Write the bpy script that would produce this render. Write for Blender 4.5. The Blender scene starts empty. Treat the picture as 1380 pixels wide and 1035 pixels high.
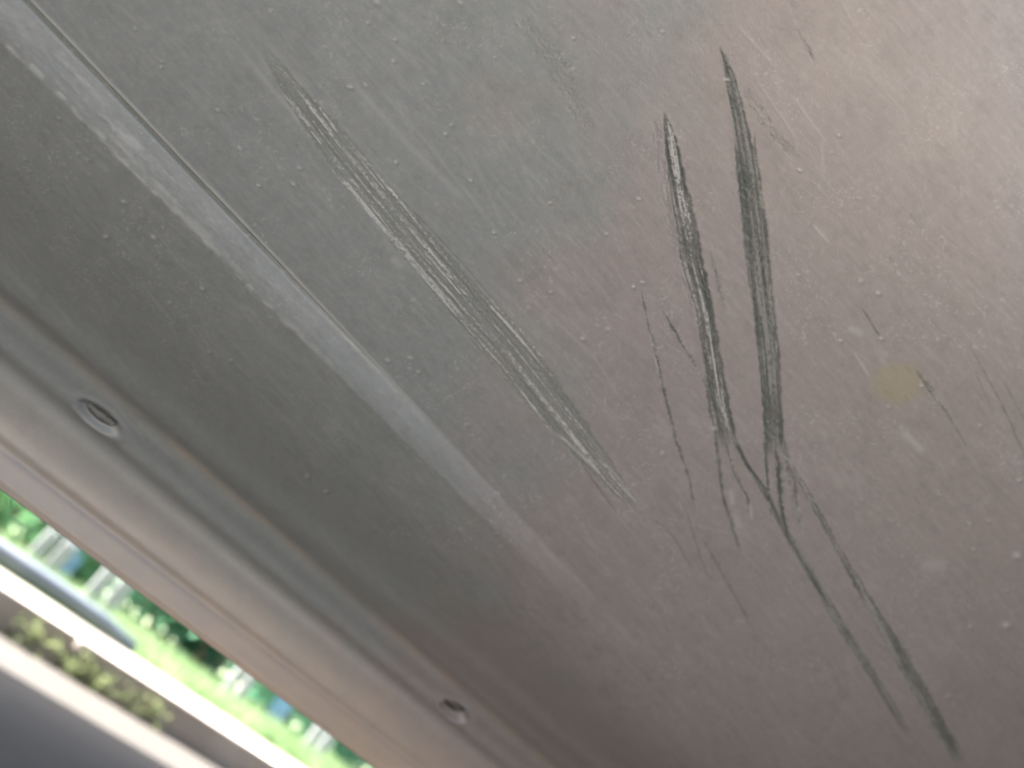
import bpy, math, random
import numpy as np
from mathutils import Vector, Matrix

random.seed(7)
RNG = np.random.default_rng(7)
scene = bpy.context.scene
C = scene.collection

# ------------------------------------------------------------------ camera
CAM_H = 0.28                       # phone held low beside the bumper
F = 1100.0                         # focal length in photo pixels (1380 wide)
CX, CY = 690.0, 517.5
VPX, VPY, HSL = 2050.0, 2110.0, 0.693   # vanishing point of the bumper's long lines, tilt of the horizon
_rt = np.array([1.0, HSL]) / math.hypot(1, HSL)
_up = np.array([_rt[1], -_rt[0]])
_y0 = VPY - HSL * VPX
_d = (_y0 + HSL * CX - CY) * _rt[0]
_pitch = math.atan2(_d, F)
_foot = np.array([CX, CY]) - _d * _up
_az = math.atan2((VPX - _foot[0]) / _rt[0], math.hypot(F, _d))
_cp, _sp, _ca, _sa = math.cos(_pitch), math.sin(_pitch), math.cos(_az), math.sin(_az)
FWD = np.array([_cp * _ca, _cp * _sa, _sp])
_R = np.array([_sa, -_ca, 0.0])
_U = np.array([-_sp * _ca, -_sp * _sa, _cp])
IX = _rt[0] * _R + _up[0] * _U
IU = -_rt[1] * _R - _up[1] * _U

cam_d = bpy.data.cameras.new("camera")
cam = bpy.data.objects.new("camera", cam_d)
C.objects.link(cam)
cam.matrix_world = Matrix(((IX[0], IU[0], -FWD[0], 0), (IX[1], IU[1], -FWD[1], 0),
                           (IX[2], IU[2], -FWD[2], CAM_H), (0, 0, 0, 1)))
cam_d.sensor_width = 36.0
cam_d.lens = F / 1380.0 * 36.0
cam_d.clip_start = 0.01
cam_d.clip_end = 500.0
cam_d.dof.use_dof = True
cam_d.dof.focus_distance = 0.288
cam_d.dof.aperture_fstop = 6.4
scene.camera = cam

# ------------------------------------------------------------------ sky, sun, exposure
SUN_EL, SUN_AZ = 58.0, -35.0        # degrees; azimuth from +Y towards +X
world = bpy.data.worlds.new("World")
scene.world = world
world.use_nodes = True
wn = world.node_tree
bg = wn.nodes["Background"]
sky = wn.nodes.new("ShaderNodeTexSky")
sky.sky_type = 'NISHITA'
sky.sun_disc = False
sky.sun_elevation = math.radians(SUN_EL)
sky.sun_rotation = math.radians(SUN_AZ)
sky.air_density = 0.8
sky.dust_density = 5.0
sky.ozone_density = 0.4
wn.links.new(sky.outputs[0], bg.inputs[0])
bg.inputs[1].default_value = 0.09
sun_d = bpy.data.lights.new("sun", 'SUN')
sun_d.energy = 4.0
sun_d.angle = math.radians(0.5)
sun_d.color = (1.0, 0.95, 0.87)
sun = bpy.data.objects.new("sun", sun_d)
C.objects.link(sun)
_el, _sz = math.radians(SUN_EL), math.radians(SUN_AZ)
_sd = Vector((math.sin(_sz) * math.cos(_el), math.cos(_sz) * math.cos(_el), math.sin(_el)))
sun.rotation_euler = _sd.to_track_quat('Z', 'Y').to_euler()
sun.location = (0, 0, 6)
vs = scene.view_settings
vs.view_transform = 'Standard'
vs.look = 'None'
vs.gamma = 1.0
vs.use_curve_mapping = False
vs.exposure = 3.3

# ------------------------------------------------------------------ helpers
def ray(px, py):
    return FWD * F + IX * (px - CX) + IU * (CY - py)

def th_t(px, py):
    v = ray(px, py)
    return math.atan2(v[2], v[1]), v[0] / math.hypot(v[1], v[2])

def at(px, py, Y):
    v = ray(px, py)
    return Vector((v[0] / v[1] * Y, Y, CAM_H + v[2] / v[1] * Y))

def tag(o, label=None, cat=None, group=None, kind=None):
    if label: o["label"] = label
    if cat: o["category"] = cat
    if group: o["group"] = group
    if kind: o["kind"] = kind
    return o

def empty(name, loc=(0, 0, 0)):
    o = bpy.data.objects.new(name, None)
    o.location = loc
    o.empty_display_size = 0.05
    C.objects.link(o)
    return o

def mesh_obj(name, verts, faces, m, parent=None, smooth=False, loc=None):
    me = bpy.data.meshes.new(name)
    me.from_pydata([tuple(v) for v in verts], [], faces)
    me.materials.append(m)
    if smooth:
        me.polygons.foreach_set("use_smooth", [True] * len(me.polygons))
    me.update()
    o = bpy.data.objects.new(name, me)
    C.objects.link(o)
    if parent: o.parent = parent
    if loc: o.location = loc
    return o

def bevel_obj(o, w, seg=2):
    md = o.modifiers.new("bevel", 'BEVEL')
    md.width = w
    md.segments = seg
    md.limit_method = 'ANGLE'
    return o

def mat(name, col, rough=0.7, noise=None, bump=None, spec=0.5):
    m = bpy.data.materials.new(name)
    m.use_nodes = True
    nt = m.node_tree
    p = nt.nodes["Principled BSDF"]
    p.inputs["Base Color"].default_value = (*col, 1)
    p.inputs["Roughness"].default_value = rough
    p.inputs["Specular IOR Level"].default_value = spec
    tc = nt.nodes.new("ShaderNodeTexCoord")
    if noise:
        sc, col2, det = noise
        n = nt.nodes.new("ShaderNodeTexNoise")
        n.inputs["Scale"].default_value = sc
        n.inputs["Detail"].default_value = det
        nt.links.new(tc.outputs["Object"], n.inputs["Vector"])
        r = nt.nodes.new("ShaderNodeValToRGB")
        r.color_ramp.elements[0].position = 0.35
        r.color_ramp.elements[1].position = 0.68
        r.color_ramp.elements[0].color = (*col, 1)
        r.color_ramp.elements[1].color = (*col2, 1)
        nt.links.new(n.outputs["Fac"], r.inputs["Fac"])
        nt.links.new(r.outputs["Color"], p.inputs["Base Color"])
    if bump:
        sc, st, dist = bump
        n2 = nt.nodes.new("ShaderNodeTexNoise")
        n2.inputs["Scale"].default_value = sc
        n2.inputs["Detail"].default_value = 5
        nt.links.new(tc.outputs["Object"], n2.inputs["Vector"])
        b = nt.nodes.new("ShaderNodeBump")
        b.inputs["Strength"].default_value = st
        b.inputs["Distance"].default_value = dist
        nt.links.new(n2.outputs["Fac"], b.inputs["Height"])
        nt.links.new(b.outputs["Normal"], p.inputs["Normal"])
    return m

def leaf_mat(name, c1, c2, scale=9.0, trans=0.45):
    m = bpy.data.materials.new(name)
    m.use_nodes = True
    nt = m.node_tree
    out = nt.nodes["Material Output"]
    p = nt.nodes["Principled BSDF"]
    p.inputs["Roughness"].default_value = 0.8
    p.inputs["Specular IOR Level"].default_value = 0.2
    tc = nt.nodes.new("ShaderNodeTexCoord")
    n = nt.nodes.new("ShaderNodeTexNoise")
    n.inputs["Scale"].default_value = scale
    nt.links.new(tc.outputs["Object"], n.inputs["Vector"])
    r = nt.nodes.new("ShaderNodeValToRGB")
    r.color_ramp.elements[0].position = 0.35
    r.color_ramp.elements[1].position = 0.65
    r.color_ramp.elements[0].color = (*c1, 1)
    r.color_ramp.elements[1].color = (*c2, 1)
    nt.links.new(n.outputs["Fac"], r.inputs["Fac"])
    nt.links.new(r.outputs["Color"], p.inputs["Base Color"])
    t = nt.nodes.new("ShaderNodeBsdfTranslucent")
    nt.links.new(r.outputs["Color"], t.inputs["Color"])
    mx = nt.nodes.new("ShaderNodeMixShader")
    mx.inputs[0].default_value = trans
    nt.links.new(p.outputs[0], mx.inputs[1])
    nt.links.new(t.outputs[0], mx.inputs[2])
    nt.links.new(mx.outputs[0], out.inputs["Surface"])
    return m

# value noise on a wrapped random lattice
_LAT = RNG.random((16, 256, 256)).astype(np.float32)
def vn(x, y, seed=0):
    x = np.asarray(x, np.float32); y = np.asarray(y, np.float32)
    xi = np.floor(x).astype(np.int64); yi = np.floor(y).astype(np.int64)
    fx = x - xi; fy = y - yi
    fx = fx * fx * (3 - 2 * fx); fy = fy * fy * (3 - 2 * fy)
    L = _LAT[seed % 16]
    a = L[xi & 255, yi & 255]; b = L[(xi + 1) & 255, yi & 255]
    c = L[xi & 255, (yi + 1) & 255]; d = L[(xi + 1) & 255, (yi + 1) & 255]
    return (a * (1 - fx) + b * fx) * (1 - fy) + (c * (1 - fx) + d * fx) * fy

def sstep(a, b, x):
    t = np.clip((x - a) / (b - a), 0, 1)
    return t * t * (3 - 2 * t)

# ------------------------------------------------------------------ setting: ground, kerb, path, verge
M_APRON = mat("asphalt", (0.235, 0.21, 0.18), 0.9, (3.0, (0.31, 0.28, 0.245), 6), (160, 0.5, 0.004))  # unseen ground kept pale to bounce warm light onto the skin
M_ROAD = mat("road_asphalt", (0.036, 0.032, 0.028), 0.9, (5.0, (0.048, 0.042, 0.037), 6), (200, 0.5, 0.004))
M_CONC = mat("concrete", (0.17, 0.155, 0.14), 0.9, (2.2, (0.25, 0.235, 0.215), 6), (60, 0.3, 0.003))
M_KERB = mat("kerb_concrete", (0.40, 0.355, 0.33), 0.92, (5.0, (0.50, 0.455, 0.43), 6), (50, 0.4, 0.004))
M_SOIL = mat("soil", (0.14, 0.18, 0.08), 0.95, (6.0, (0.32, 0.34, 0.20), 5))

def sheet(name, x0, x1, y0, y1, z, m, label=None):
    o = mesh_obj(name, [(x0, y0, z), (x1, y0, z), (x1, y1, z), (x0, y1, z)], [(0, 1, 2, 3)], m)
    return tag(o, kind="structure")

Y_EDGE, Y_KERB, Y_BACK, Z_TOP = 2.36, 2.98, 3.84, 0.112
sheet("ground", -150, 150, -150, 150, -0.004, M_APRON)
sheet("road", -120, 120, 1.4, Y_KERB + .02, 0.0, M_ROAD)

# kerb stones along the road edge
kerb = empty("kerb", (0, Y_KERB, 0))
tag(kerb, kind="structure")
def rough_box(name, x0, x1, y0, y1, z0, z1, m, parent, bev=0.012):
    v = [(x0, y0, z0), (x1, y0, z0), (x1, y1, z0), (x0, y1, z0), (x0, y0, z1), (x1, y0, z1), (x1, y1, z1), (x0, y1, z1)]
    f = [(0, 3, 2, 1), (4, 5, 6, 7), (0, 1, 5, 4), (1, 2, 6, 5), (2, 3, 7, 6), (3, 0, 4, 7)]
    o = mesh_obj(name, v, f, m, parent)
    if bev: bevel_obj(o, bev)
    return o
for k in range(14):
    x0 = -4.0 + k * 1.0
    rough_box("kerb_stone", x0 + 0.004, x0 + 0.996, 0.0 + random.uniform(0, .006), 0.16, -0.05,
              Z_TOP + random.uniform(-.003, .003), M_KERB, kerb)
# pavement slabs behind the kerb
pav = empty("pavement", (0, Y_KERB, 0))
tag(pav, kind="structure")
for k in range(14):
    for j in range(2):
        x0 = -4.0 + k * 1.0 + 0.3 * j
        y0 = 0.166 + j * 0.341
        rough_box("slab", x0 + 0.004, x0 + 0.996, y0, y0 + 0.335, -0.05,
                  Z_TOP + random.uniform(-.004, .002), M_CONC, pav, 0.006)
sheet("verge", -60, 60, Y_BACK - 0.16, 60, Z_TOP - 0.02, M_SOIL)

# ------------------------------------------------------------------ the bumper surface
# base profile: distance from the profile's reference axis (X through 0,0,CAM_H) at each angle
PR = np.array([(-1.0, .4135), (0.2, .4145), (1, .4152), (2, .4158), (3, .4158), (4.5, .4145), (6, .411), (8, .401), (10, .385), (12, .366), (15, .339), (21, .309),
               (30, .288), (45, .277), (60, .286), (72, .315), (80, .355), (86, .40), (90, .44)])
def spline(xk, yk, x):
    n = len(xk); h = np.diff(xk)
    A = np.zeros((n, n)); b = np.zeros(n)
    A[0, 0] = A[-1, -1] = 1
    for i in range(1, n - 1):
        A[i, i - 1], A[i, i], A[i, i + 1] = h[i - 1], 2 * (h[i - 1] + h[i]), h[i]
        b[i] = 6 * ((yk[i + 1] - yk[i]) / h[i] - (yk[i] - yk[i - 1]) / h[i - 1])
    mm = np.linalg.solve(A, b)
    i = np.clip(np.searchsorted(xk, x) - 1, 0, n - 2)
    a = (xk[i + 1] - x) / h[i]; c = (x - xk[i]) / h[i]
    return a * yk[i] + c * yk[i + 1] + ((a ** 3 - a) * mm[i] + (c ** 3 - c) * mm[i + 1]) * h[i] ** 2 / 6
def r_of(th):
    return spline(PR[:, 0], PR[:, 1], np.degrees(th))

class Line:                        # a long styling line of the bumper: angle as a function of t = x / r
    def __init__(s, p0, p1):
        (a0, t0), (a1, t1) = th_t(*p0), th_t(*p1)
        s.k = (a1 - a0) / (t1 - t0); s.a = a0 - s.k * t0
    def __call__(s, t):
        return s.a + s.k * np.clip(t, -0.3, 1.25)
LA = Line((37, 0), (860, 863))
LB = Line((0, 43), (770, 811))
L1 = Line((0, 375), (770, 1005))
L2 = Line((0, 403), (743, 1035))
L3 = Line((0, 462), (693, 1035))
L4 = Line((0, 490), (668, 1035))
L5 = Line((0, 600), (570, 1035))
L6 = Line((0, 659), (505, 1035))

# grid
def spaced(lo, hi, step):
    out = [lo]
    while out[-1] < hi:
        out.append(out[-1] + step(out[-1]))
    return np.array(out)
tt = np.concatenate([np.linspace(-3.2, -0.27, 40), spaced(-0.25, 2.15, lambda t: (1 / 760) * (1 + 0.75 * max(t - 0.45, 0))),
                     np.linspace(2.2, 2.6, 8)])
qq = np.concatenate([np.linspace(0, math.radians(72.0), 930), np.linspace(math.radians(72.5), math.radians(85), 26)])
NT, NQ = len(tt), len(qq)
T = np.repeat(tt[None, :], NQ, 0)
Q = np.repeat(qq[:, None], NT, 1)
l6 = L6(T)
TH = l6 + Q * (1 - l6 / math.radians(86))
RB = r_of(TH.ravel()).reshape(TH.shape)
def pos(rad):
    return np.stack([T * RB, rad * np.cos(TH), rad * np.sin(TH)], -1)
P0 = pos(RB)
def grid_normals(P):
    du = np.gradient(P, axis=1); dv = np.gradient(P, axis=0)
    n = np.cross(du, dv)
    n /= np.linalg.norm(n, axis=-1, keepdims=True) + 1e-20
    return n
N0 = grid_normals(P0)
s = np.sign((N0 * P0)[..., 1:].sum(-1).mean())
N0 *= -s                            # facing the photographer (towards -Y, -Z)
FLIP = s

# where each surface point lies in the photograph the marks were measured in
D = np.stack([T, np.cos(TH), np.sin(TH)], -1)
zc = D @ FWD
zc = np.where(zc < 0.05, np.nan, zc)
PX = np.nan_to_num(CX + F * (D @ IX) / zc, nan=-9e5)
PY = np.nan_to_num(CY - F * (D @ IU) / zc, nan=-9e5)
del D, zc

H = np.zeros(T.shape, np.float64)    # relief in millimetres, + towards the viewer
DK = np.zeros(T.shape, np.float32)   # bared, gouged plastic, plus shade painted by nibs and crease
LT = np.zeros(T.shape, np.float32)   # pale abrasion
SP = np.zeros(T.shape, np.float32)   # stain
ID = np.zeros(T.shape, np.int32)     # which piece a vertex belongs to
PU = 0.00088                         # about one photo pixel in angle
def dl(line): return (TH - line(T)) / PU     # + above the line
def gs(x, c, w): return np.exp(-((x - c) / w) ** 2)

# styling relief
dA, dB = dl(LA), dl(LB)
amp = 3.2 * sstep(1.15, 0.35, T) + 0.25
frac = np.clip(dA / (dA - dB + 1e-6), 0, 1)          # 0 on the upper crease, 1 on the scuffed edge
ledge = sstep(0.0, 1.0, frac)
dec = np.exp(-np.clip(-dB, 0, None) / 75.0)
H += amp * np.where(dA > 0, 0, np.where(dB > 0, 1 - (1 - frac) ** 1.6, 1.0 * dec))
H -= 0.8 * sstep(0.48, 0.12, T) * gs(dA, -1.0, 2.2)
H += 0.35 * sstep(0.48, 0.12, T) * gs(dA, 2.5, 2.0)
d1, d2, d3, d4, d5 = dl(L1), dl(L2), dl(L3), dl(L4), dl(L5)
H += 1.2 * gs(d1, 0, 15) - 1.6 * gs(d2, 0, 11)
H += 1.0 * gs(d3, 0, 10) - 1.4 * gs(d4, 0, 11)
H -= 1.0 * gs(d5, 0, 6)
H += 0.4 * gs(d5, 9, 8)
H -= 1.2 * sstep(9, 0, dl(L6))

# fastener dimples in the channel
FAST = [((134, 561), 12.0, 3.2), ((612, 957), 12.5, 5.0)]
for (p, rad, dep) in FAST:
    a, t = th_t(*p)
    r = float(r_of(np.array([a]))[0])
    i = np.argmin(abs(TH[:, np.argmin(abs(tt - t))] - a)); j = np.argmin(abs(tt - t))
    v = P0 - P0[i, j]
    dd = np.hypot(v[..., 0], np.hypot(v[..., 1], v[..., 2]) * 2.1) * 1000
    H -= dep * sstep(rad, rad * 0.62, dd)
    H += 0.6 * gs(dd, rad + 1.5, 2.4)

# ------------------------------------------------------------------ wear: strokes measured along the scratches
def window(xa, xb, ya, yb):        # surface points inside a small rectangle of the measured photograph
    c = [th_t(x, y) for x in (xa, xb) for y in (ya, yb)]
    ta, tb = min(q[1] for q in c), max(q[1] for q in c)
    ha, hb = min(q[0] for q in c), max(q[0] for q in c)
    j0, j1 = np.searchsorted(tt, ta - .01), np.searchsorted(tt, tb + .01)
    j0, j1 = max(j0 - 1, 0), min(j1 + 1, NT)
    col = TH[:, j0]; i0, i1 = np.searchsorted(col, ha - .03), np.searchsorted(col, hb + .03)
    sl = (slice(i0, i1), slice(j0, j1))
    a, b = np.nonzero((PX[sl] > xa) & (PX[sl] < xb) & (PY[sl] > ya) & (PY[sl] < yb))
    return a + i0, b + j0

def stroke_coords(pts, pad):
    pts = np.array(pts, float)
    xy, hw = pts[:, :2], pts[:, 2]
    m = hw.max() + pad
    sel = window(xy[:, 0].min() - m, xy[:, 0].max() + m, xy[:, 1].min() - m, xy[:, 1].max() + m)
    x, y = PX[sel], PY[sel]
    best = np.full(x.shape, 1e9); U_ = np.zeros_like(x); S_ = np.zeros_like(x); W_ = np.ones_like(x)
    acc = 0.0
    for k in range(len(xy) - 1):
        a, b = xy[k], xy[k + 1]
        d = b - a; L = math.hypot(*d)
        q = np.clip(((x - a[0]) * d[0] + (y - a[1]) * d[1]) / L ** 2, 0, 1)
        ex, ey = x - a[0] - q * d[0], y - a[1] - q * d[1]
        dist = np.hypot(ex, ey)
        c = dist < best
        best = np.where(c, dist, best)
        sg = np.sign(ex * d[1] - ey * d[0])
        S_ = np.where(c, dist * sg, S_); U_ = np.where(c, acc + q * L, U_)
        W_ = np.where(c, hw[k] + (hw[k + 1] - hw[k]) * q, W_)
        acc += L
    return sel, U_, S_, W_, acc

def edges(rows):                   # (y, x_left, x_right) rows -> centre line with half widths
    out = []
    for k, (y, a, b) in enumerate(rows):
        k0, k1 = max(k - 1, 0), min(k + 1, len(rows) - 1)
        dx = (rows[k1][1] + rows[k1][2] - rows[k0][1] - rows[k0][2]) / 2; dy = rows[k1][0] - rows[k0][0]
        out.append(((a + b) / 2, y, max((b - a) / 2 * abs(dy) / math.hypot(dx, dy), 0.6)))
    return out

PIECES = {}                         # id -> (name, label)
def gouge(pts, dark=0.85, light=0.35, depth=0.22, strand=2.6, seed=0, piece=None, rag=0.35, fade=25, tail=25, lateral=None, body=.55, film=0.0, contrast=1.9, slen=46):
    global H
    sel, u, sd, w, L = stroke_coords(pts, 8)
    wn_ = sd / w
    ragn = 1 + rag * (vn(u / 9, np.sign(sd) * 5 + 50, seed) - 0.5) * 2 + rag * 0.8 * (vn(u / 2.7, np.sign(sd) * 5 + 90, seed + 1) - 0.5) * 2
    e = np.abs(wn_) / np.maximum(ragn, 0.15)
    m = sstep(1.08, 0.86, e) if w.max() > 4 else np.exp(-(wn_ / np.maximum(ragn, .3)) ** 2 * 1.4)
    m = m * sstep(0, fade, u + fade * .3) * sstep(0, tail, L - u + tail * .2)
    n1 = vn(sd / strand + 40, u / slen, seed + 2)
    n2 = vn(sd / (strand * .55) + 80, u / (slen * .35), seed + 3)
    n3 = vn(sd / 1.7 + 20, u / 3.2, seed + 4)
    n4 = vn(sd / 14 + 9, u / 60, seed + 5)
    st = np.clip((0.50 * n1 + 0.28 * n2 + 0.22 * n3 - 0.5) * contrast + 0.5, 0, 1)
    if lateral is not None:        # shift of tone across the stroke
        st = np.clip(st + lateral(wn_), 0, 1)
    DK[sel] = np.maximum(DK[sel], m * np.clip(dark * (body + (1.15 - body) * (1 - st)) * (.85 + .3 * n4), 0, 1))
    LT[sel] = np.maximum(LT[sel], m * film)
    LT[sel] = np.maximum(LT[sel], m * np.clip(light * 2.2 * sstep(0.55, 0.95, st) * (.6 + .8 * n4), 0, 1))
    H[sel] += m * depth * (st - 0.75) + m * depth * 0.8 * (n3 - 0.5)
    # thrown-up burr on the borders
    H[sel] += depth * 0.35 * np.exp(-((e - 1.12) / .16) ** 2) * sstep(0, fade, u) * vn(u / 4, 3, seed + 6)
    if piece:
        pid = len(PIECES) + 1
        PIECES[pid] = piece
        hit = m > 0.30
        ii = (sel[0][hit], sel[1][hit])
        ID[ii] = pid

def streak(pts, light=0.0, dark=0.0, h=0.0, seed=0, broken=0.6):
    sel, u, sd, w, L = stroke_coords(pts, 6)
    m = np.exp(-(sd / w) ** 2) * sstep(0, L * .25 + 1e-3, u) * sstep(0, L * .25 + 1e-3, L - u)
    m = m * (1 - broken * vn(u / 7, sd / 3, seed))
    LT[sel] = np.maximum(LT[sel], m * light)
    DK[sel] = np.maximum(DK[sel], m * dark)
    H[sel] += m * h

# soft, old rub marks that cover the whole skin along the direction of travel
for k in range(720):
    x, y = RNG.uniform(-20, 1400), RNG.uniform(-20, 1050)
    L = RNG.uniform(18, 150) if x < 900 else RNG.uniform(10, 70)
    sl = RNG.normal(1.12, 0.16) if x < 800 else RNG.normal(1.7, 0.55)
    a = math.atan(sl)
    w = RNG.uniform(0.7, 2.2)
    x1, y1 = x + L * math.cos(a), y + L * math.sin(a)
    lo = y > 420 + 1.0 * x          # the lower lip zone is hardly marked
    streak([(x, y, w), (x1, y1, w)], light=RNG.uniform(.04, .20) * (.4 if lo else 1), h=RNG.normal(0, .012), seed=k)
for k in range(240):
    x, y = RNG.uniform(780, 1380), RNG.uniform(150, 1000)
    L = RNG.uniform(4, 22); a = RNG.uniform(0.3, 2.2); w = RNG.uniform(0.8, 1.8)
    streak([(x, y, w), (x + L * math.cos(a), y + L * math.sin(a), w)], light=RNG.uniform(.10, .30), h=RNG.normal(.01, .03), seed=k)
for (p, w, l) in [([(430, 60), (545, 190), (655, 300)], 5, .22), ([(470, 70), (590, 210), (700, 350)], 3, .16), ([(330, 20), (420, 130)], 8, .14),
                  ([(300, 40), (400, 160), (455, 225), (500, 290), (540, 352)], 4, .30), ([(250, 0), (330, 80)], 4, .12), ([(560, 320), (640, 400), (720, 520)], 2.5, .14),
                  ([(690, 380), (800, 480), (850, 560)], 2.5, .20), ([(740, 450), (850, 600)], 2, .15), ([(620, 180), (690, 330)], 3, .12)]:
    streak([(a, b, w) for a, b in p], light=l, h=.02, seed=len(p), broken=.35)

# the long silvery rub across the middle
gouge(edges([(y, c - w, c + w) for y, c, w in [(70, 357, 8), (133, 402, 20), (200, 452, 28), (260, 502, 30), (345, 574, 31), (412, 632, 36), (478, 690, 40), (512, 717, 36), (578, 769, 28),
                                               (645, 822, 18), (692, 866, 6)]]), dark=.60, light=.34, depth=.16, strand=2.0, seed=1, rag=.08, body=.42, film=.17, contrast=1.9, slen=130,
      piece=("scratch", "long silvery rub mark of many fine parallel lines across the middle"), fade=60, tail=60)
streak([(400, 130, 2.5), (520, 290, 3), (640, 420, 4), (740, 550, 4.5), (800, 620, 3)], light=.32, h=.05, seed=3, broken=.5)
streak([(742, 575, 2.2), (790, 620, 2.5), (820, 650, 1.5)], light=.8, h=.06, seed=4, broken=.3)
streak([(795, 610, 2.2), (830, 640, 1.6), (868, 690, 1.2)], light=.6, h=.05, seed=5, broken=.3)
for (o, dd) in [((-9, 12), .5), ((14, -16), .45), ((24, -22), .4), ((-16, 18), .35)]:
    streak([(470 + o[0] * .6, 222 + o[1] * .6, 1.3), (600 + o[0], 378 + o[1], 1.4), (720 + o[0], 522 + o[1], 1.3)], dark=dd, h=-.08, seed=8)
gouge([(868, 688, 1.5), (905, 720, 1.5), (935, 770, 2)], dark=.4, light=.2, depth=.1, seed=2, tail=20)
gouge([(560, 352, 1.6), (640, 455, 2.4), (770, 605, 1.5), (830, 690, 2.0)], dark=.5, light=.1, depth=.1, seed=6)

# the two broad dark gouges
gouge(edges([(152, 893, 897), (170, 894, 905), (192, 895, 913), (262, 903, 929), (320, 912, 943), (345, 915, 947), (425, 938, 964), (478, 946, 971), (545, 953, 984),
             (580, 961, 992), (610, 963, 1000)]), dark=.80, light=.32, depth=.18, strand=2.3, seed=4, rag=.09, body=.5, contrast=2.2, slen=70, fade=14, tail=40,
      piece=("scratch", "broad dark gouge with a pale frayed core, left one of the upright pair"),
      lateral=lambda w: .45 * np.exp(-((w - .05) / .28) ** 2) - .18)
gouge(edges([(62, 968, 971), (85, 974, 983), (107, 977, 992), (160, 986, 1006), (233, 992, 1024), (300, 998, 1033), (345, 1003, 1038), (412, 1013, 1043), (478, 1021, 1051),
             (545, 1027, 1054), (590, 1029, 1057), (620, 1030, 1062)]), dark=.80, light=.10, depth=.15, strand=2.2, seed=8, rag=.06, body=.68, contrast=2.1, slen=110, fade=14, tail=40,
      piece=("scratch", "longest broad dark gouge with a streaked bottom, right one of the upright pair"),
      lateral=lambda w: .10 * np.exp(-((w - .25) / .3) ** 2) - .30 * np.exp(-((w - .85) / .2) ** 2) - .08)
gouge([(1016, 178, 1), (1019, 215, 2), (1030, 300, 2.5), (1042, 430, 3), (1050, 500, 3)], dark=.8, light=.2, depth=.16, seed=11)
# tails that fan out below the gouges
fan = [([(964, 588, 3), (974, 667, 3), (983, 697, 3), (998, 745, 2)], .65), ([(976, 590, 3), (990, 639, 3), (1008, 674, 2.5), (1010, 700, 2)], .6),
       ([(1030, 590, 3), (1034, 650, 2.5), (1040, 700, 2)], .6), ([(1044, 595, 4), (1053, 680, 4), (1064, 738, 3)], .75),
       ([(1056, 600, 4), (1070, 660, 4), (1080, 725, 3)], .7), ([(1012, 640, 2), (1045, 690, 2), (1060, 725, 2)], .5)]
for k, (p, dk) in enumerate(fan):
    gouge(p, dark=min(dk * 1.3, 1), light=.25, depth=.2, seed=k + 3, rag=.6, fade=15, tail=18)
for (x, y, w) in [(1075, 690, 3.5), (1078, 712, 3), (1066, 650, 2.5), (985, 670, 5), (1010, 690, 3)]:
    streak([(x, y - 14, w), (x + 2, y + 14, w)], light=.45, h=.1, seed=2, broken=.7)
# the long thin lines that run on to the lower right
gouge([(988, 590, 2.5), (1008, 630, 3), (1031, 660, 3.2), (1052, 705, 4), (1073, 740, 5), (1127, 833, 5.6), (1177, 910, 5.6), (1226, 992, 4.5)], dark=.78, light=.10, depth=.18,
      seed=5, rag=.15, piece=("scratch", "thin dark line running from the left gouge to the lower right"), tail=60)
gouge([(1063, 622, 3), (1102, 690, 4), (1133, 747, 4.5), (1173, 817, 6.5), (1213, 880, 9), (1253, 953, 9), (1296, 1030, 8)], dark=.70, light=.12, depth=.24, seed=9, rag=.2,
      piece=("scratch", "wider dark line running from the right gouge to the lower right"), tail=40)
gouge([(863, 393, 1.4), (880, 465, 2.2), (893, 518, 2.2), (910, 592, 2.0), (930, 648, 1.8), (936, 690, 1.6)], dark=.75, light=.3, depth=.18, seed=12, rag=.8,
      piece=("scratch", "hair thin broken dark line left of the gouges"))
gouge([(893, 418, 1.6), (920, 466, 2.4), (950, 518, 2.4), (962, 562, 2)], dark=.75, light=.2, depth=.18, seed=13, rag=.8,
      piece=("scratch", "short thin dark line running into the left gouge"))
gouge([(957, 338, 1.5), (967, 378, 3.2), (977, 420, 2)], dark=.6, light=.1, depth=.15, seed=14, piece=("scratch", "short dark nick between the two gouges"))
gouge([(1233, 496, 3), (1253, 525, 3), (1273, 552, 2.2), (1305, 606, 1.4)], dark=.6, light=.2, depth=.15, seed=15, rag=.6,
      piece=("scratch", "short dark scratch beside the pale yellowish spot"))
gouge([(1310, 472, 1.2), (1350, 545, 2.2), (1380, 612, 2.2), (1420, 690, 2)], dark=.45, light=.25, depth=.12, seed=3, rag=.6,
      piece=("scratch", "faint scratch at the right border beyond the yellowish spot"))
for k, (p, dk, lt) in enumerate([([(1353, 516, 1.2), (1385, 572, 1.6)], .45, .1), ([(1160, 413, 1.4), (1187, 457, 1.6)], .5, .2), ([(1073, 36, 1.6), (1099, 86, 2)], .45, .05),
                                 ([(937, 705, 2), (965, 760, 2.4), (1009, 836, 2)], .5, .3), ([(925, 690, 2), (950, 770, 2), (990, 820, 2)], .35, .2),
                                 ([(1000, 120, 5), (1050, 190, 5), (1078, 215, 3)], .22, .05), ([(1300, 470, 1.2), (1340, 560, 1.2)], .2, .3),
                                 ([(700, 20, 10), (760, 110, 12), (800, 180, 8)], .10, .0), ([(880, 160, 5), (905, 300, 6), (935, 430, 5)], .15, .1)]):
    gouge(p, dark=dk, light=lt, depth=.10, seed=k + 20, rag=.6, fade=14, tail=14)
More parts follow.
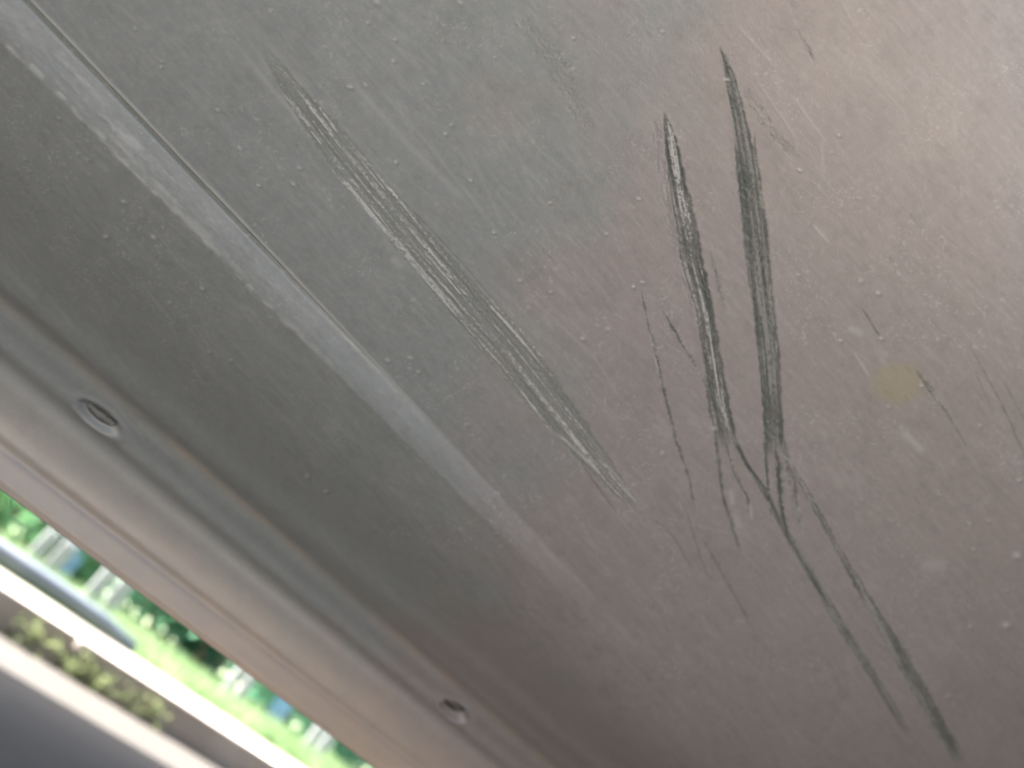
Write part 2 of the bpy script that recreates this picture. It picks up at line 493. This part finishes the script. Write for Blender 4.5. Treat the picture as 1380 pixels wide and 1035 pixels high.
for k, (p, lt, w) in enumerate([([(987, 27), (1047, 93)], .30, 1.5), ([(1013, 97), (1080, 197)], .30, 1.6), ([(1070, 133), (1120, 200)], .35, 1.4), ([(1093, 300), (1120, 330)], .5, 1.8),
                                ([(1148, 470), (1174, 512)], .45, 1.6), ([(1211, 576), (1248, 614)], .40, 5), ([(1140, 440), (1166, 452)], .4, 5), ([(1107, 180), (1108, 240)], .25, 2),
                                ([(1285, 160), (1288, 190)], .25, 3), ([(985, 690), (1000, 715)], .3, 6), ([(1235, 760), (1280, 765)], .25, 10), ([(985, 835), (1005, 838)], .25, 3),
                                ([(525, 345), (545, 362)], .35, 6), ([(855, 190), (890, 140)], .10, 22)]):
    streak([(a, b, w) for a, b in p], light=lt, h=.03, seed=k, broken=.4)

# abraded edge of the crease: raised fibres and a frayed lower border
bandw = np.clip(dA - dB, 8, None)
inb = sstep(-3, 2, -dA) * sstep(-5, 1, dB + 5 * (vn(T * 260, dB * 0, 2) - .5) + 4 * (vn(T * 70, dB * 0, 3) - .5))
fade = sstep(0.50, 0.0, T) + 0.12 * sstep(1.10, 0.5, T)
s1 = vn(frac * 9 + 3, T * 14, 7); s2 = vn(frac * 16, T * 60, 8); s3 = vn(frac * 22, T * 220, 9)
sw = sstep(.40, .85, .5 * s1 + .3 * s2 + .2 * s3)
LT[:] = np.maximum(LT, inb * fade * (0.06 + .34 * sw) * sstep(.10, .45, frac))
LT[:] = np.maximum(LT, .6 * np.clip(fade, 0, 1) * gs(dB, 3 + 6 * (vn(T * 45, dB * 0, 6) - .5), 4) * sstep(.35, .7, vn(T * 120, dB / 5, 5)))
H += inb * np.clip(fade, 0, 1) * 0.22 * (.5 * s1 + .5 * s3 - .5) * sstep(.1, .4, frac)
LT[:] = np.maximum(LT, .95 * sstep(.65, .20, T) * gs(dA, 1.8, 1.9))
DK[:] = np.maximum(DK, .7 * sstep(.45, .05, T) * gs(dA, -2.6, 2.0))  # crease shade painted as a dark line under the pale one

# grit and paint nibs
nibs = [(182, 38, 3, 1.7, 50), (218, 82, 3, 2, 0), (217, 90, 2, 2, 0), (293, 148, 3.5, 2, 30), (323, 200, 5, 1.8, 55), (395, 248, 5, 2, 45), (348, 250, 3, 2, 20), (403, 226, 4, 3, 40),
        (508, 3, 5, 3, 35), (495, 30, 3, 2.5, 0), (532, 53, 3.2, 2.4, 0), (530, 82, 2.6, 2.6, 0), (472, 117, 5, 2.4, 20), (492, 114, 4.5, 2.2, 45), (570, 113, 2.2, 2, 0), (620, 3, 5, 2.4, 35),
        (533, 218, 2.5, 2.5, 0), (522, 485, 4.5, 2.6, 30), (552, 482, 4, 2.4, 20), (563, 501, 2.4, 2, 0), (628, 572, 2.6, 2.2, 0), (1160, 378, 4, 3, 20), (1183, 395, 3.6, 2.6, 10),
        (1130, 182, 3.4, 2, 60), (1077, 229, 4.2, 2.2, 30), (962, 577, 5, 4, 20), (979, 107, 6, 2.6, 5), (1197, 548, 3, 2, 30), (1373, 647, 3.4, 2.4, 0), (1320, 573, 3, 3, 60),
        (666, 77, 2, 1.6, 0), (772, 51, 2.4, 1.6, 0), (892, 42, 3, 2, 20), (741, 273, 2.6, 1.8, 0), (860, 268, 3.2, 2, 20), (817, 315, 3.2, 2.2, 0), (600, 180, 2.6, 2.4, 0), (608, 168, 2.4, 2, 0),
        (634, 243, 2.6, 2, 40), (665, 313, 3, 2, 45), (865, 380, 3.4, 2, 0), (853, 386, 2.6, 2.6, 0), (819, 443, 4, 3, 10), (785, 456, 3.4, 2.8, 0), (880, 465, 3, 2.6, 0), (892, 610, 3.2, 3.2, 0),
        (700, 378, 4, 2.4, 0), (742, 393, 2.6, 2, 0), (1075, 370, 3, 2, 0), (1120, 205, 2.4, 1.6, 0), (1306, 706, 5, 2, 55), (1332, 702, 4, 1.6, 0), (1312, 740, 3, 2, 20), (1356, 795, 3, 2, 0),
        (1307, 844, 3, 3, 0), (1355, 842, 6, 5, 0), (1370, 748, 6, 5, 0), (1350, 882, 2, 2, 0), (1278, 938, 4, 2, 0), (1187, 456, 3, 2, 40), (1132, 459, 2.4, 2.2, 0), (1241, 519, 3, 2.4, 0),
        (85, 155, 3, 2, 20), (109, 203, 3.5, 2, 20), (122, 211, 3, 2, 20), (36, 212, 3, 2, 0), (42, 228, 3.4, 1.6, 0), (170, 268, 4, 2.6, 20), (210, 316, 5, 3, 40), (145, 316, 4, 3, 0),
        (275, 385, 4, 3, 30), (283, 472, 3.4, 2.6, 20), (312, 483, 3, 2.6, 0), (230, 405, 4, 3, 0), (440, 660, 3, 3, 0), (415, 640, 3, 3, 0), (485, 690, 5, 4, 40), (555, 645, 3, 2.6, 0)]
cx_, cy_ = RNG.uniform(60, 1340, 26), RNG.uniform(0, 900, 26)
for k in range(230):
    q_ = k % 26
    nibs.append((cx_[q_] + RNG.normal(0, 45), cy_[q_] + RNG.normal(0, 45), RNG.uniform(.9, 3.2), RNG.uniform(.6, 1.2), RNG.uniform(0, 90)))
for k, (x, y, a, b, ang) in enumerate(nibs):
    a0 = math.radians(ang); rr = a * 3 + 5
    sel = window(x - rr, x + rr, y - rr, y + rr)
    dx, dy = PX[sel] - x, PY[sel] - y
    u = (dx * math.cos(a0) + dy * math.sin(a0)) / a; v = (-dx * math.sin(a0) + dy * math.cos(a0)) / b
    d = u * u + v * v
    big = k < 76
    g = np.exp(-d * (.6 + 1.6 * vn(dx * .6 + 30, dy * .6 + 30, k)))
    f = RNG.uniform(.55, 1.0) if big else RNG.uniform(.15, .6)
    soft = .45 if y > 400 + .95 * x else 1
    LT[sel] = np.maximum(LT[sel], (.85 if big else .5) * f * soft * g)
    H[sel] += (.11 if big else .04) * f * soft * np.exp(-d) * (.5 + vn(dx * .8 + 30, dy * .8 + 30, k))
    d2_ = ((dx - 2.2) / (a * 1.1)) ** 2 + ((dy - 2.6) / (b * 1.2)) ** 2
    DK[sel] = np.maximum(DK[sel], (.4 if big else .15) * f * soft * np.exp(-d2_))  # shade painted to the lower right of each nib

# pale yellowish spot
sel = np.nonzero((abs(PX - 1210) < 60) & (abs(PY - 516) < 60))
dx, dy = PX[sel] - 1210, PY[sel] - 516
SP[sel] = sstep(1.2, .7, np.hypot(dx / 35, dy / 28) + .12 * (vn(dx / 9 + 20, dy / 9 + 20, 4) - .5))

# road film: brownish towards the right, grey green towards the left; bounced light painted tan on the lip
TN = sstep(-170, 170, PX + .35 * PY - 860 + 260 * (vn(PX / 130 + 40, PY / 130 + 40, 13) - .5) + 120 * (vn(PX / 40 + 40, PY / 40 + 40, 14) - .5)).astype(np.float32)
GD = (sstep(40, -130, d4) * (.75 + .25 * vn(T * 30, d5 / 12, 15)) * (.65 + .35 * sstep(.1, .6, T))).astype(np.float32)
GD = np.maximum(GD, .35 * gs(d2, 0, 7) * vn(T * 25, d2 / 9, 3)).astype(np.float32)

# worn-in haze of tiny flecks, drawn out along the direction of travel
uu, ww = PX * .66 + PY * .75, PX * .75 - PY * .66
fl = .45 * vn(ww / 4.5 + 500, uu / 22 + 500, 1) + .30 * vn(ww / 2.2 + 500, uu / 5 + 500, 2) + .25 * vn(ww / 30 + 500, uu / 60 + 500, 3)
keep = sstep(-20, 120, dl(L1)) * .8 + .2
LT[:] = np.maximum(LT, (.15 * sstep(.52, .86, fl) * keep).astype(np.float32))
DK[:] = np.maximum(DK, (.11 * sstep(.46, .16, fl) * keep).astype(np.float32))
rnd = sstep(.74, .95, vn(PX / 3.1 + 700, PY / 3.1 + 700, 5)) * sstep(.45, .8, vn(PX / 45 + 70, PY / 45 + 70, 6))
LT[:] = np.maximum(LT, (.34 * rnd * keep).astype(np.float32))
del uu, ww, fl, rnd

# fine orange peel of the moulded surface
H += 0.010 * (vn(PX / 5.0 + 1000, PY / 5.0 + 1000, 11) - .5) + .10 * (vn(PX / 90 + 300, PY / 90 + 300, 12) - .5)

P = P0 + N0 * (H / 1000.0)[..., None]
P[..., 2] += CAM_H
# hem behind the lip edge: the skin turns up and back, so that it has a real thickness
hem = []
e0 = P[0]
for (dy, dz) in [(.0016, .0006), (.0030, .0026), (.0034, .0060), (.0034, .030), (.0034, .075)]:
    hem.append(e0 + np.array([0, dy, dz]))
hem = np.array(hem)[::-1]
NH = len(hem)
P = np.concatenate([hem, P], 0)
def padrow(A): return np.concatenate([np.zeros((NH, NT), A.dtype), A], 0)
TN, GD = padrow(TN), padrow(GD)
DK, LT, SP, ID, THp = padrow(DK), padrow(LT), padrow(SP), padrow(ID), np.concatenate([np.repeat(TH[:1], NH, 0), TH], 0)
NN = grid_normals(P) * (-FLIP)
NR = NQ + NH

# face table and the pieces the skin is divided into
ii = (np.arange(NR - 1)[:, None] * NT + np.arange(NT - 1)[None, :])
quad = np.stack([ii, ii + 1, ii + NT + 1, ii + NT], -1).reshape(-1, 4)
if (np.cross(P[40, 201] - P[40, 200], P[41, 200] - P[40, 200]) * NN[40, 200]).sum() < 0:
    quad = quad[:, ::-1]
fid = ID.ravel()[quad].max(1)
thc = THp[:-1, :-1].ravel(); tc_ = np.repeat(tt[None, :-1], NR - 1, 0).ravel()
row = np.repeat(np.arange(NR - 1)[:, None], NT - 1, 1).ravel()
ZONES = [("upper_skin", thc > LA(tc_)), ("crease_ledge", (thc <= LA(tc_)) & (thc > LB(tc_))), ("lower_skin", (thc <= LB(tc_)) & (thc > L1(tc_))),
         ("fastener_channel", (thc <= L1(tc_)) & (thc > L4(tc_))), ("lip_flange", (thc <= L4(tc_)) & (thc > L5(tc_))), ("lip_edge", thc <= L5(tc_))]

# ------------------------------------------------------------------ bumper paint
def bumper_mat():
    m = bpy.data.materials.new("worn_satin_plastic")
    m.use_nodes = True
    nt = m.node_tree
    p = nt.nodes["Principled BSDF"]
    lk = nt.links.new
    tc = nt.nodes.new("ShaderNodeTexCoord")
    def attr(n):
        a = nt.nodes.new("ShaderNodeAttribute"); a.attribute_name = n
        return a.outputs["Fac"]
    def mixc(fac, a, b):
        x = nt.nodes.new("ShaderNodeMix"); x.data_type = 'RGBA'
        lk(fac, x.inputs[0])
        for sock, val in ((x.inputs[6], a), (x.inputs[7], b)):
            if isinstance(val, tuple): sock.default_value = (*val, 1)
            else: lk(val, sock)
        return x.outputs[2]
    def noise(scale, det=3, rough=.5):
        n = nt.nodes.new("ShaderNodeTexNoise")
        n.inputs["Scale"].default_value = scale; n.inputs["Detail"].default_value = det; n.inputs["Roughness"].default_value = rough
        lk(tc.outputs["Object"], n.inputs["Vector"])
        return n.outputs["Fac"]
    def ramp(f, a, b):
        r = nt.nodes.new("ShaderNodeMapRange"); r.interpolation_type = 'SMOOTHSTEP'
        r.inputs[1].default_value = a; r.inputs[2].default_value = b
        lk(f, r.inputs[0])
        return r.outputs[0]
    def math2(op, a, b):
        x = nt.nodes.new("ShaderNodeMath"); x.operation = op
        for k, v in enumerate((a, b)):
            if isinstance(v, (int, float)): x.inputs[k].default_value = v
            else: lk(v, x.inputs[k])
        return x.outputs[0]
    base = mixc(attr("film"), (0.155, 0.171, 0.165), (0.186, 0.168, 0.159))
    base = mixc(math2('MULTIPLY', ramp(noise(420, 3, .7), .42, .72), .5), base, (0.205, 0.195, 0.18))
    base = mixc(math2('MULTIPLY', ramp(noise(130, 5, .7), .45, .75), .3), base, (0.11, 0.108, 0.10))
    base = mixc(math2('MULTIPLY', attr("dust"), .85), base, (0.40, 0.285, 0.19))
    dk, lt, sp = attr("gouge"), attr("scuff"), attr("stain")  # gouge also carries the painted nib shade and the dark crease line
    c = mixc(math2('MULTIPLY', sp, .62), base, (0.20, 0.185, 0.115))
    c = mixc(dk, c, (0.046, 0.056, 0.048))
    c = mixc(lt, c, (0.34, 0.345, 0.325))
    lk(c, p.inputs["Base Color"])
    rg = math2('ADD', .32, math2('MULTIPLY', ramp(noise(35, 5), .3, .7), .08))
    rg = math2('ADD', rg, math2('MULTIPLY', math2('MAXIMUM', dk, lt), .30))
    lk(rg, p.inputs["Roughness"])
    lk(math2('SUBTRACT', .52, math2('MULTIPLY', dk, .45)), p.inputs["Specular IOR Level"])
    b = nt.nodes.new("ShaderNodeBump")
    b.inputs["Strength"].default_value = 0.25
    b.inputs["Distance"].default_value = 0.0002
    lk(noise(1500, 2), b.inputs["Height"])
    lk(b.outputs["Normal"], p.inputs["Normal"])
    return m
M_SKIN = bumper_mat()

car = empty("car", (0.4, 1.3, 0))
tag(car, "scraped dark grey car bumper underside filling the picture, with gouges, crease and lower lip", "car")
FL = P.reshape(-1, 3) - np.array(car.location)
FN = NN.reshape(-1, 3)
def skin_piece(name, mask, parent, label=None):
    f = quad[mask]
    if len(f) == 0: return None
    idx, inv = np.unique(f, return_inverse=True)
    f = inv.reshape(-1, 4).astype(np.int32)
    me = bpy.data.meshes.new(name)
    me.vertices.add(len(idx)); me.loops.add(f.size); me.polygons.add(len(f))
    me.vertices.foreach_set("co", FL[idx].astype(np.float32).ravel())
    me.loops.foreach_set("vertex_index", f.ravel())
    me.polygons.foreach_set("loop_start", np.arange(0, f.size, 4, dtype=np.int32))
    me.update(calc_edges=True)
    me.polygons.foreach_set("use_smooth", np.ones(len(f), bool))
    for an, A in (("gouge", DK), ("scuff", LT), ("stain", SP), ("film", TN), ("dust", GD)):  # gouge also holds the painted nib shade and the dark crease line
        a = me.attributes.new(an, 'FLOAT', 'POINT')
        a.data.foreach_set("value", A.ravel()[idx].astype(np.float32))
    a = me.attributes.new("custom_normal", 'FLOAT_VECTOR', 'POINT')
    a.data.foreach_set("vector", FN[idx].astype(np.float32).ravel())
    me.materials.append(M_SKIN)
    me.update()
    o = bpy.data.objects.new(name, me)
    C.objects.link(o)
    o.parent = parent
    if label: o["label"] = label
    return o
ZO = {}
for zn, zm in ZONES:
    ZO[zn] = skin_piece(zn, zm & (fid == 0), car)
for pid, (nm, lb) in PIECES.items():
    skin_piece(nm, fid == pid, car, lb)

# push-in fasteners in the channel
M_CLIP = mat("fastener_plastic", (0.05, 0.052, 0.05), 0.45, (400, (0.075, 0.078, 0.075), 3))
def fastener(p, rad, dep, m):
    a, t = th_t(*p)
    j = int(np.argmin(abs(tt - t))); i = int(np.argmin(abs(TH[:, j] - a)))
    n = Vector(N0[i, j]).normalized()
    o_ = Vector(P0[i, j]) + Vector((0, 0, CAM_H)) - n * (dep * .001 + .0005)
    xx = Vector((1, 0, 0)); xx = (xx - n * xx.dot(n)).normalized(); yy = n.cross(xx)
    prof = [(0.0, .0012), (.35, .0020), (.62, .0022), (.80, .0016), (.90, .0004), (.92, -.002)]
    R = rad * .001 * .80
    vs_, fs = [], []
    S = 40
    for (q, z) in prof:
        for k in range(S):
            ang = 2 * math.pi * k / S
            x, y = R * q * math.cos(ang), R * q * math.sin(ang) * .46
            zz = z - (.0022 if (abs(y) < R * .10 and q < .75) else 0)
            vs_.append(o_ + xx * x + yy * y + n * zz - car.location)
    for b in range(len(prof) - 1):
        for k in range(S):
            fs.append((b * S + k, (b + 1) * S + k, (b + 1) * S + (k + 1) % S, b * S + (k + 1) % S))
    return mesh_obj("fastener", vs_, fs, m, car, smooth=True)
M_HOLE = mat("black_rubber", (0.012, 0.013, 0.012), 0.8, (300, (0.02, 0.02, 0.02), 3))  # near black paints the shade inside the lower recess
for fdef, fm in zip(FAST, (M_CLIP, M_HOLE)):
    fastener(*fdef, fm)

# unseen body above and behind the skin, shaped to keep the sun off it
M_UNSEEN_BODY = mat("body_paint", (0.10, 0.10, 0.10), 0.35, (4, (0.12, 0.12, 0.118), 2))
zt = P[-1, :, 2].mean(); yt = P[-1, :, 1].mean()
sec = [(yt + .004, zt - .01), (yt - .02, .95), (yt - .01, 1.15), (.14, 1.25), (.42, 1.85), (.60, 1.95), (2.4, 1.98), (2.7, 1.90), (2.85, 1.50), (2.92, 1.35), (2.92, 1.12), (2.86, 1.02), (2.5, 1.0),
       (1.25, 1.0), (1.10, .85), (1.06, .46), (1.03, .44), (1.0, .56), (.55, .62), (.30, .66)]
x0, x1 = -1.0, 4.5
bv, bf = [], []
n = len(sec)
xs = [x0, x0 + .12, x1 - .12, x1]
for k, x in enumerate(xs):
    for (y, z) in sec:
        q = .93 if k in (0, 3) else 1.0
        bv.append(Vector((x, 1.3 + (y - 1.3) * q, .95 + (z - .95) * q)) - car.location)
for k in range(3):
    for i in range(n):
        bf.append((k * n + i, k * n + (i + 1) % n, (k + 1) * n + (i + 1) % n, (k + 1) * n + i))
bf.append(tuple(range(n))); bf.append(tuple(3 * n + i for i in range(n))[::-1])
bevel_obj(mesh_obj("body_shell", bv, bf, M_UNSEEN_BODY, car), .02, 3)

# unseen tyre and hub added to darken the skin's lower right
M_ADDED_TYRE = mat("tyre_rubber", (0.018, 0.018, 0.018), 0.85, (30, (0.028, 0.027, 0.026), 4), (80, .4, .003))
M_ADDED_RIM = mat("rim_alloy", (0.25, 0.25, 0.26), 0.4, (12, (0.30, 0.30, 0.31), 3))
def lathe_y(name, prof, ctr, m, parent, S=72):
    vs_, fs = [], []
    for (r_, y) in prof:
        for k in range(S):
            a = 2 * math.pi * k / S
            vs_.append(Vector((r_ * math.cos(a), y, r_ * math.sin(a))) + ctr)
    for b in range(len(prof) - 1):
        for k in range(S):
            fs.append((b * S + k, b * S + (k + 1) % S, (b + 1) * S + (k + 1) % S, (b + 1) * S + k))
    return mesh_obj(name, vs_, fs, m, parent, smooth=True)
for wx in (.98,):
    wc = Vector((wx, -.13, .355)) - car.location
    wo = lathe_y("wheel", [(.215, -.09), (.225, -.112), (.30, -.125), (.335, -.115), (.352, -.09), (.356, 0), (.352, .09), (.335, .115), (.30, .125), (.225, .112), (.215, .09)], wc, M_ADDED_TYRE, car)
    added_rim = lathe_y("rim", [(.02, -.07), (.06, -.075), (.08, -.06), (.17, -.075), (.205, -.095), (.222, -.108), (.213, -.06), (.213, .09)], Vector((wc)), M_ADDED_RIM, wo)

# unseen flared arch, added to shade the skin's lower right
av, af = [], []
for k in range(25):
    a = math.radians(-8 + 196 * k / 24)
    for (rr, y) in [(.385, .0), (.39, -.12), (.40, -.20), (.405, -.235), (.44, -.245), (.50, -.22), (.54, -.06)]:
        av.append(Vector((.98 + rr * math.cos(a), y - .03, .36 + rr * math.sin(a))) - car.location)
for k in range(24):
    for i in range(6):
        af.append((k * 7 + i, k * 7 + i + 1, (k + 1) * 7 + i + 1, (k + 1) * 7 + i))
mesh_obj("wheel_arch", av, af, M_UNSEEN_BODY, car, smooth=True)

# ------------------------------------------------------------------ beyond the car: pipe, posts, weeds, bushes
M_PIPE = mat("pipe_paint", (0.07, 0.09, 0.12), 0.5, (8, (0.10, 0.12, 0.15), 3))
M_POST = mat("white_post", (0.24, 0.25, 0.265), 0.7, (7, (0.33, 0.34, 0.355), 4))
M_BLUE = mat("blue_sheet", (0.16, 0.30, 0.42), 0.5, (6, (0.20, 0.36, 0.48), 3))
M_STEM = mat("stem", (0.10, 0.075, 0.045), 0.9, (20, (0.16, 0.12, 0.08), 4))
M_LEAF = leaf_mat("leaf_dark", (0.08, 0.22, 0.14), (0.16, 0.34, 0.22), 5.0, .6)
M_LEAF2 = leaf_mat("leaf_bright", (0.08, 0.20, 0.09), (0.16, 0.32, 0.15), 6.0, .5)
M_GRASS = leaf_mat("grass", (0.15, 0.24, 0.11), (0.27, 0.36, 0.20), 4.0, .5)
M_WEED = leaf_mat("weed", (0.14, 0.18, 0.08), (0.24, 0.28, 0.14), 8.0, .4)

def tube(name, pts, rad, m, parent=None, S=16):
    vs_, fs = [], []
    for k, p in enumerate(pts):
        p = Vector(p)
        d = (Vector(pts[min(k + 1, len(pts) - 1)]) - Vector(pts[max(k - 1, 0)])).normalized()
        a = d.cross(Vector((0, 0, 1))).normalized(); b = a.cross(d)
        rr = rad[k] if isinstance(rad, (list, tuple)) else rad
        for i in range(S):
            an = 2 * math.pi * i / S
            vs_.append(p + a * math.cos(an) * rr + b * math.sin(an) * rr)
    for k in range(len(pts) - 1):
        for i in range(S):
            fs.append((k * S + i, k * S + (i + 1) % S, (k + 1) * S + (i + 1) % S, (k + 1) * S + i))
    fs.append(tuple(range(S))[::-1]); fs.append(tuple((len(pts) - 1) * S + i for i in range(S)))
    return mesh_obj(name, vs_, fs, m, parent, smooth=True)

yp = 3.97
pe = at(188, 868, yp).x
pipe = tube("metal_pipe", [(-2.5, yp, .152), (pe - .5, yp, .152), (pe - .2, yp + .02, .146), (pe, yp + .05, .125)], [.044, .044, .041, .034], M_PIPE)
tag(pipe, "blue grey pipe lying along the back of the sunlit pavement", "pipe")

def post(px, py, Y, w, top, label, gapz=0.0):
    b = at(px, py, Y)
    e = empty("white_post", (b.x, Y, Z_TOP - .03))
    tag(e, label, "post", "low white double posts beyond the pavement")
    hw = w / 2
    for sgn in (-1, 1):
        x0_, x1_ = (-hw, -.017) if sgn < 0 else (.017, hw)
        h = top - (gapz if sgn > 0 else 0) - (Z_TOP - .03)
        o = rough_box("upright", x0_, x1_, -.025, .025, 0, h, M_POST, e, .010)
    rough_box("spacer", -.03, .03, .026, .05, .01, .045, M_POST, e, .004)
    return e
post(62, 752, 4.75, .175, .35, "low white double post by the pipe, leftmost beyond the pavement")
post(138, 805, 4.75, .185, .378, "low white double post by the end of the pipe, its upper corner showing")
post(318, 928, 4.9, .150, .372, "low pale grey double post standing alone amid bright grass")
post(424, 1008, 4.9, .165, .380, "low white double post at the bottom, nearest the lip's lower end", .012)

def blue_board(px, py, Y, w, h, label):
    b = at(px, py, Y)
    o = rough_box("blue_board", -w / 2, w / 2, -.012, .012, 0, h, M_BLUE, None, .004)
    o.location = (b.x, Y, Z_TOP - .02)
    tag(o, label, "board", "blue boards between the bushes")
blue_board(100, 742, 5.8, .16, .42, "small blue board showing between the two white posts by the pipe")
blue_board(382, 948, 5.8, .15, .42, "small blue board beside the post in bright grass")

def leaves(centers, size, name, m, parent, aspect=.5):
    n = len(centers)
    c = np.asarray(centers)
    d = RNG.normal(size=(n, 3)); d /= np.linalg.norm(d, axis=1, keepdims=True)
    e = np.cross(d, RNG.normal(size=(n, 3))); e /= np.linalg.norm(e, axis=1, keepdims=True)
    f = np.cross(d, e)
    s_ = size * RNG.uniform(.6, 1.4, (n, 1))
    v = np.stack([c - d * s_, c + e * s_ * aspect + f * s_ * .1, c + d * s_, c - e * s_ * aspect + f * s_ * .1], 1).reshape(-1, 3)
    me = bpy.data.meshes.new(name)
    me.vertices.add(4 * n); me.loops.add(4 * n); me.polygons.add(n)
    me.vertices.foreach_set("co", v.astype(np.float32).ravel())
    me.loops.foreach_set("vertex_index", np.arange(4 * n, dtype=np.int32))
    me.polygons.foreach_set("loop_start", np.arange(0, 4 * n, 4, dtype=np.int32))
    me.update(calc_edges=True)
    me.materials.append(m)
    o = bpy.data.objects.new(name, me)
    C.objects.link(o)
    o.parent = parent
    return o

def bush(x, Y, rx, ry, h, nl, m, size, label, k):
    e = empty("bush", (x, Y, Z_TOP - .02))
    tag(e, label, "bush", "bushes beyond the pavement")
    cl = []
    for i in range(26):
        a = RNG.uniform(0, 2 * math.pi); q = math.sqrt(RNG.uniform(0, 1)); z = RNG.uniform(.08, 1)
        sh = math.sqrt(max(0.1, 1 - (z - .35) ** 2 / .5))
        cl.append((rx * q * math.cos(a) * sh, ry * q * math.sin(a) * sh, z * h))
    cl = np.array(cl)
    pick = RNG.integers(0, len(cl), int(nl * .6))
    nl = len(pick)
    c = cl[pick] + RNG.normal(size=(nl, 3)) * np.array([rx, ry, h]) * .13
    c[:, 2] = np.abs(c[:, 2])
    leaves(c, size, "crown", m, e)
    stems = []
    for i in range(5):
        q = cl[i * 5]
        tube("stem", [(q[0] * .1, q[1] * .1, -.02), (q[0] * .5, q[1] * .5, q[2] * .5), tuple(q)], [.018, .012, .005], M_STEM, e, 8)
B = [(10, 700, 6.0, .75, .5, 1.3, 4200, M_LEAF2, .045, "bright green bush at the left border behind the pipe"),
     (150, 790, 7.0, .55, .5, 1.5, 3800, M_LEAF, .05, "dark green bush behind the post at the pipe's end"),
     (215, 850, 6.8, .60, .5, 1.4, 3800, M_LEAF, .05, "deep green bush just right of the pipe's end"),
     (270, 890, 6.4, .50, .45, 1.2, 3600, M_LEAF, .05, "teal green bush left of the lone grey post"),
     (372, 970, 6.6, .42, .45, 1.1, 3200, M_LEAF, .045, "small green bush right of the lone grey post"),
     (490, 1040, 6.4, .75, .5, 1.4, 3800, M_LEAF, .05, "dark green bush at the bottom beyond the last post"),
     (95, 760, 6.3, .35, .35, .55, 2200, M_LEAF2, .035, "low light green bush between the two posts by the pipe")]
for k, (px, py, Y, rx, ry, h, nl, m, size, lab) in enumerate(B):
    bush(at(px, py, Y).x, Y, rx, ry, h, nl, m, size, lab, k)

# far hedge and grass
nh = 15000
c = np.stack([RNG.uniform(-6, 14, nh), 9.5 + RNG.normal(0, .35, nh), RNG.uniform(0, 1, nh) ** .8 * 2.2], -1)
hedge = leaves(c, .07, "hedge", M_LEAF, None)
tag(hedge, "dark hedge closing the view behind the bushes", "hedge", kind="stuff")
ng = 30000
g0 = np.stack([RNG.uniform(-1.5, 6.5, ng), Y_BACK + .22 + RNG.random(ng) ** 1.5 * 4.6, np.full(ng, Z_TOP - .02)], -1)
hgt = RNG.uniform(.05, .15, ng); lean = RNG.normal(0, .03, (ng, 2)); aw = RNG.uniform(0, math.pi, ng); wd = .006
v = np.zeros((ng, 3, 3))
v[:, 0] = g0 + np.stack([np.cos(aw) * wd, np.sin(aw) * wd, np.zeros(ng)], -1)
v[:, 1] = g0 - np.stack([np.cos(aw) * wd, np.sin(aw) * wd, np.zeros(ng)], -1)
v[:, 2] = g0 + np.stack([lean[:, 0], lean[:, 1], hgt], -1)
gr = mesh_obj("grass", v.reshape(-1, 3), [(3 * i, 3 * i + 1, 3 * i + 2) for i in range(ng)], M_GRASS)
tag(gr, "bright sunlit grass behind the pavement", "grass", kind="stuff")

WL = ["yellowish weed at the kerb's foot, nearest the left border", "low olive weed at the kerb's foot, second from the left border",
      "olive weed at the kerb's foot, third from the left border", "yellow green weed at the kerb's foot, farthest from the left border"]
for k, (px, py, n_, h) in enumerate([(38, 862, 60, .085), (105, 905, 60, .075), (140, 925, 45, .07), (188, 962, 40, .085)]):
    b = at(px, py, Y_KERB - .03)
    e = empty("weed", (b.x, Y_KERB - .04, 0.0))
    tag(e, WL[k], "weed", "weeds along the kerb")
    c = np.stack([RNG.normal(0, .05, n_), RNG.normal(0, .02, n_), np.abs(RNG.normal(.5, .3, n_)) * h], -1)
    leaves(c, .016, "foliage", M_WEED, e, .4)
    tube("stem", [(0, 0, -.01), (.004, 0, h * .5), (.01, 0, h)], [.002, .0015, .001], M_STEM, e, 6)
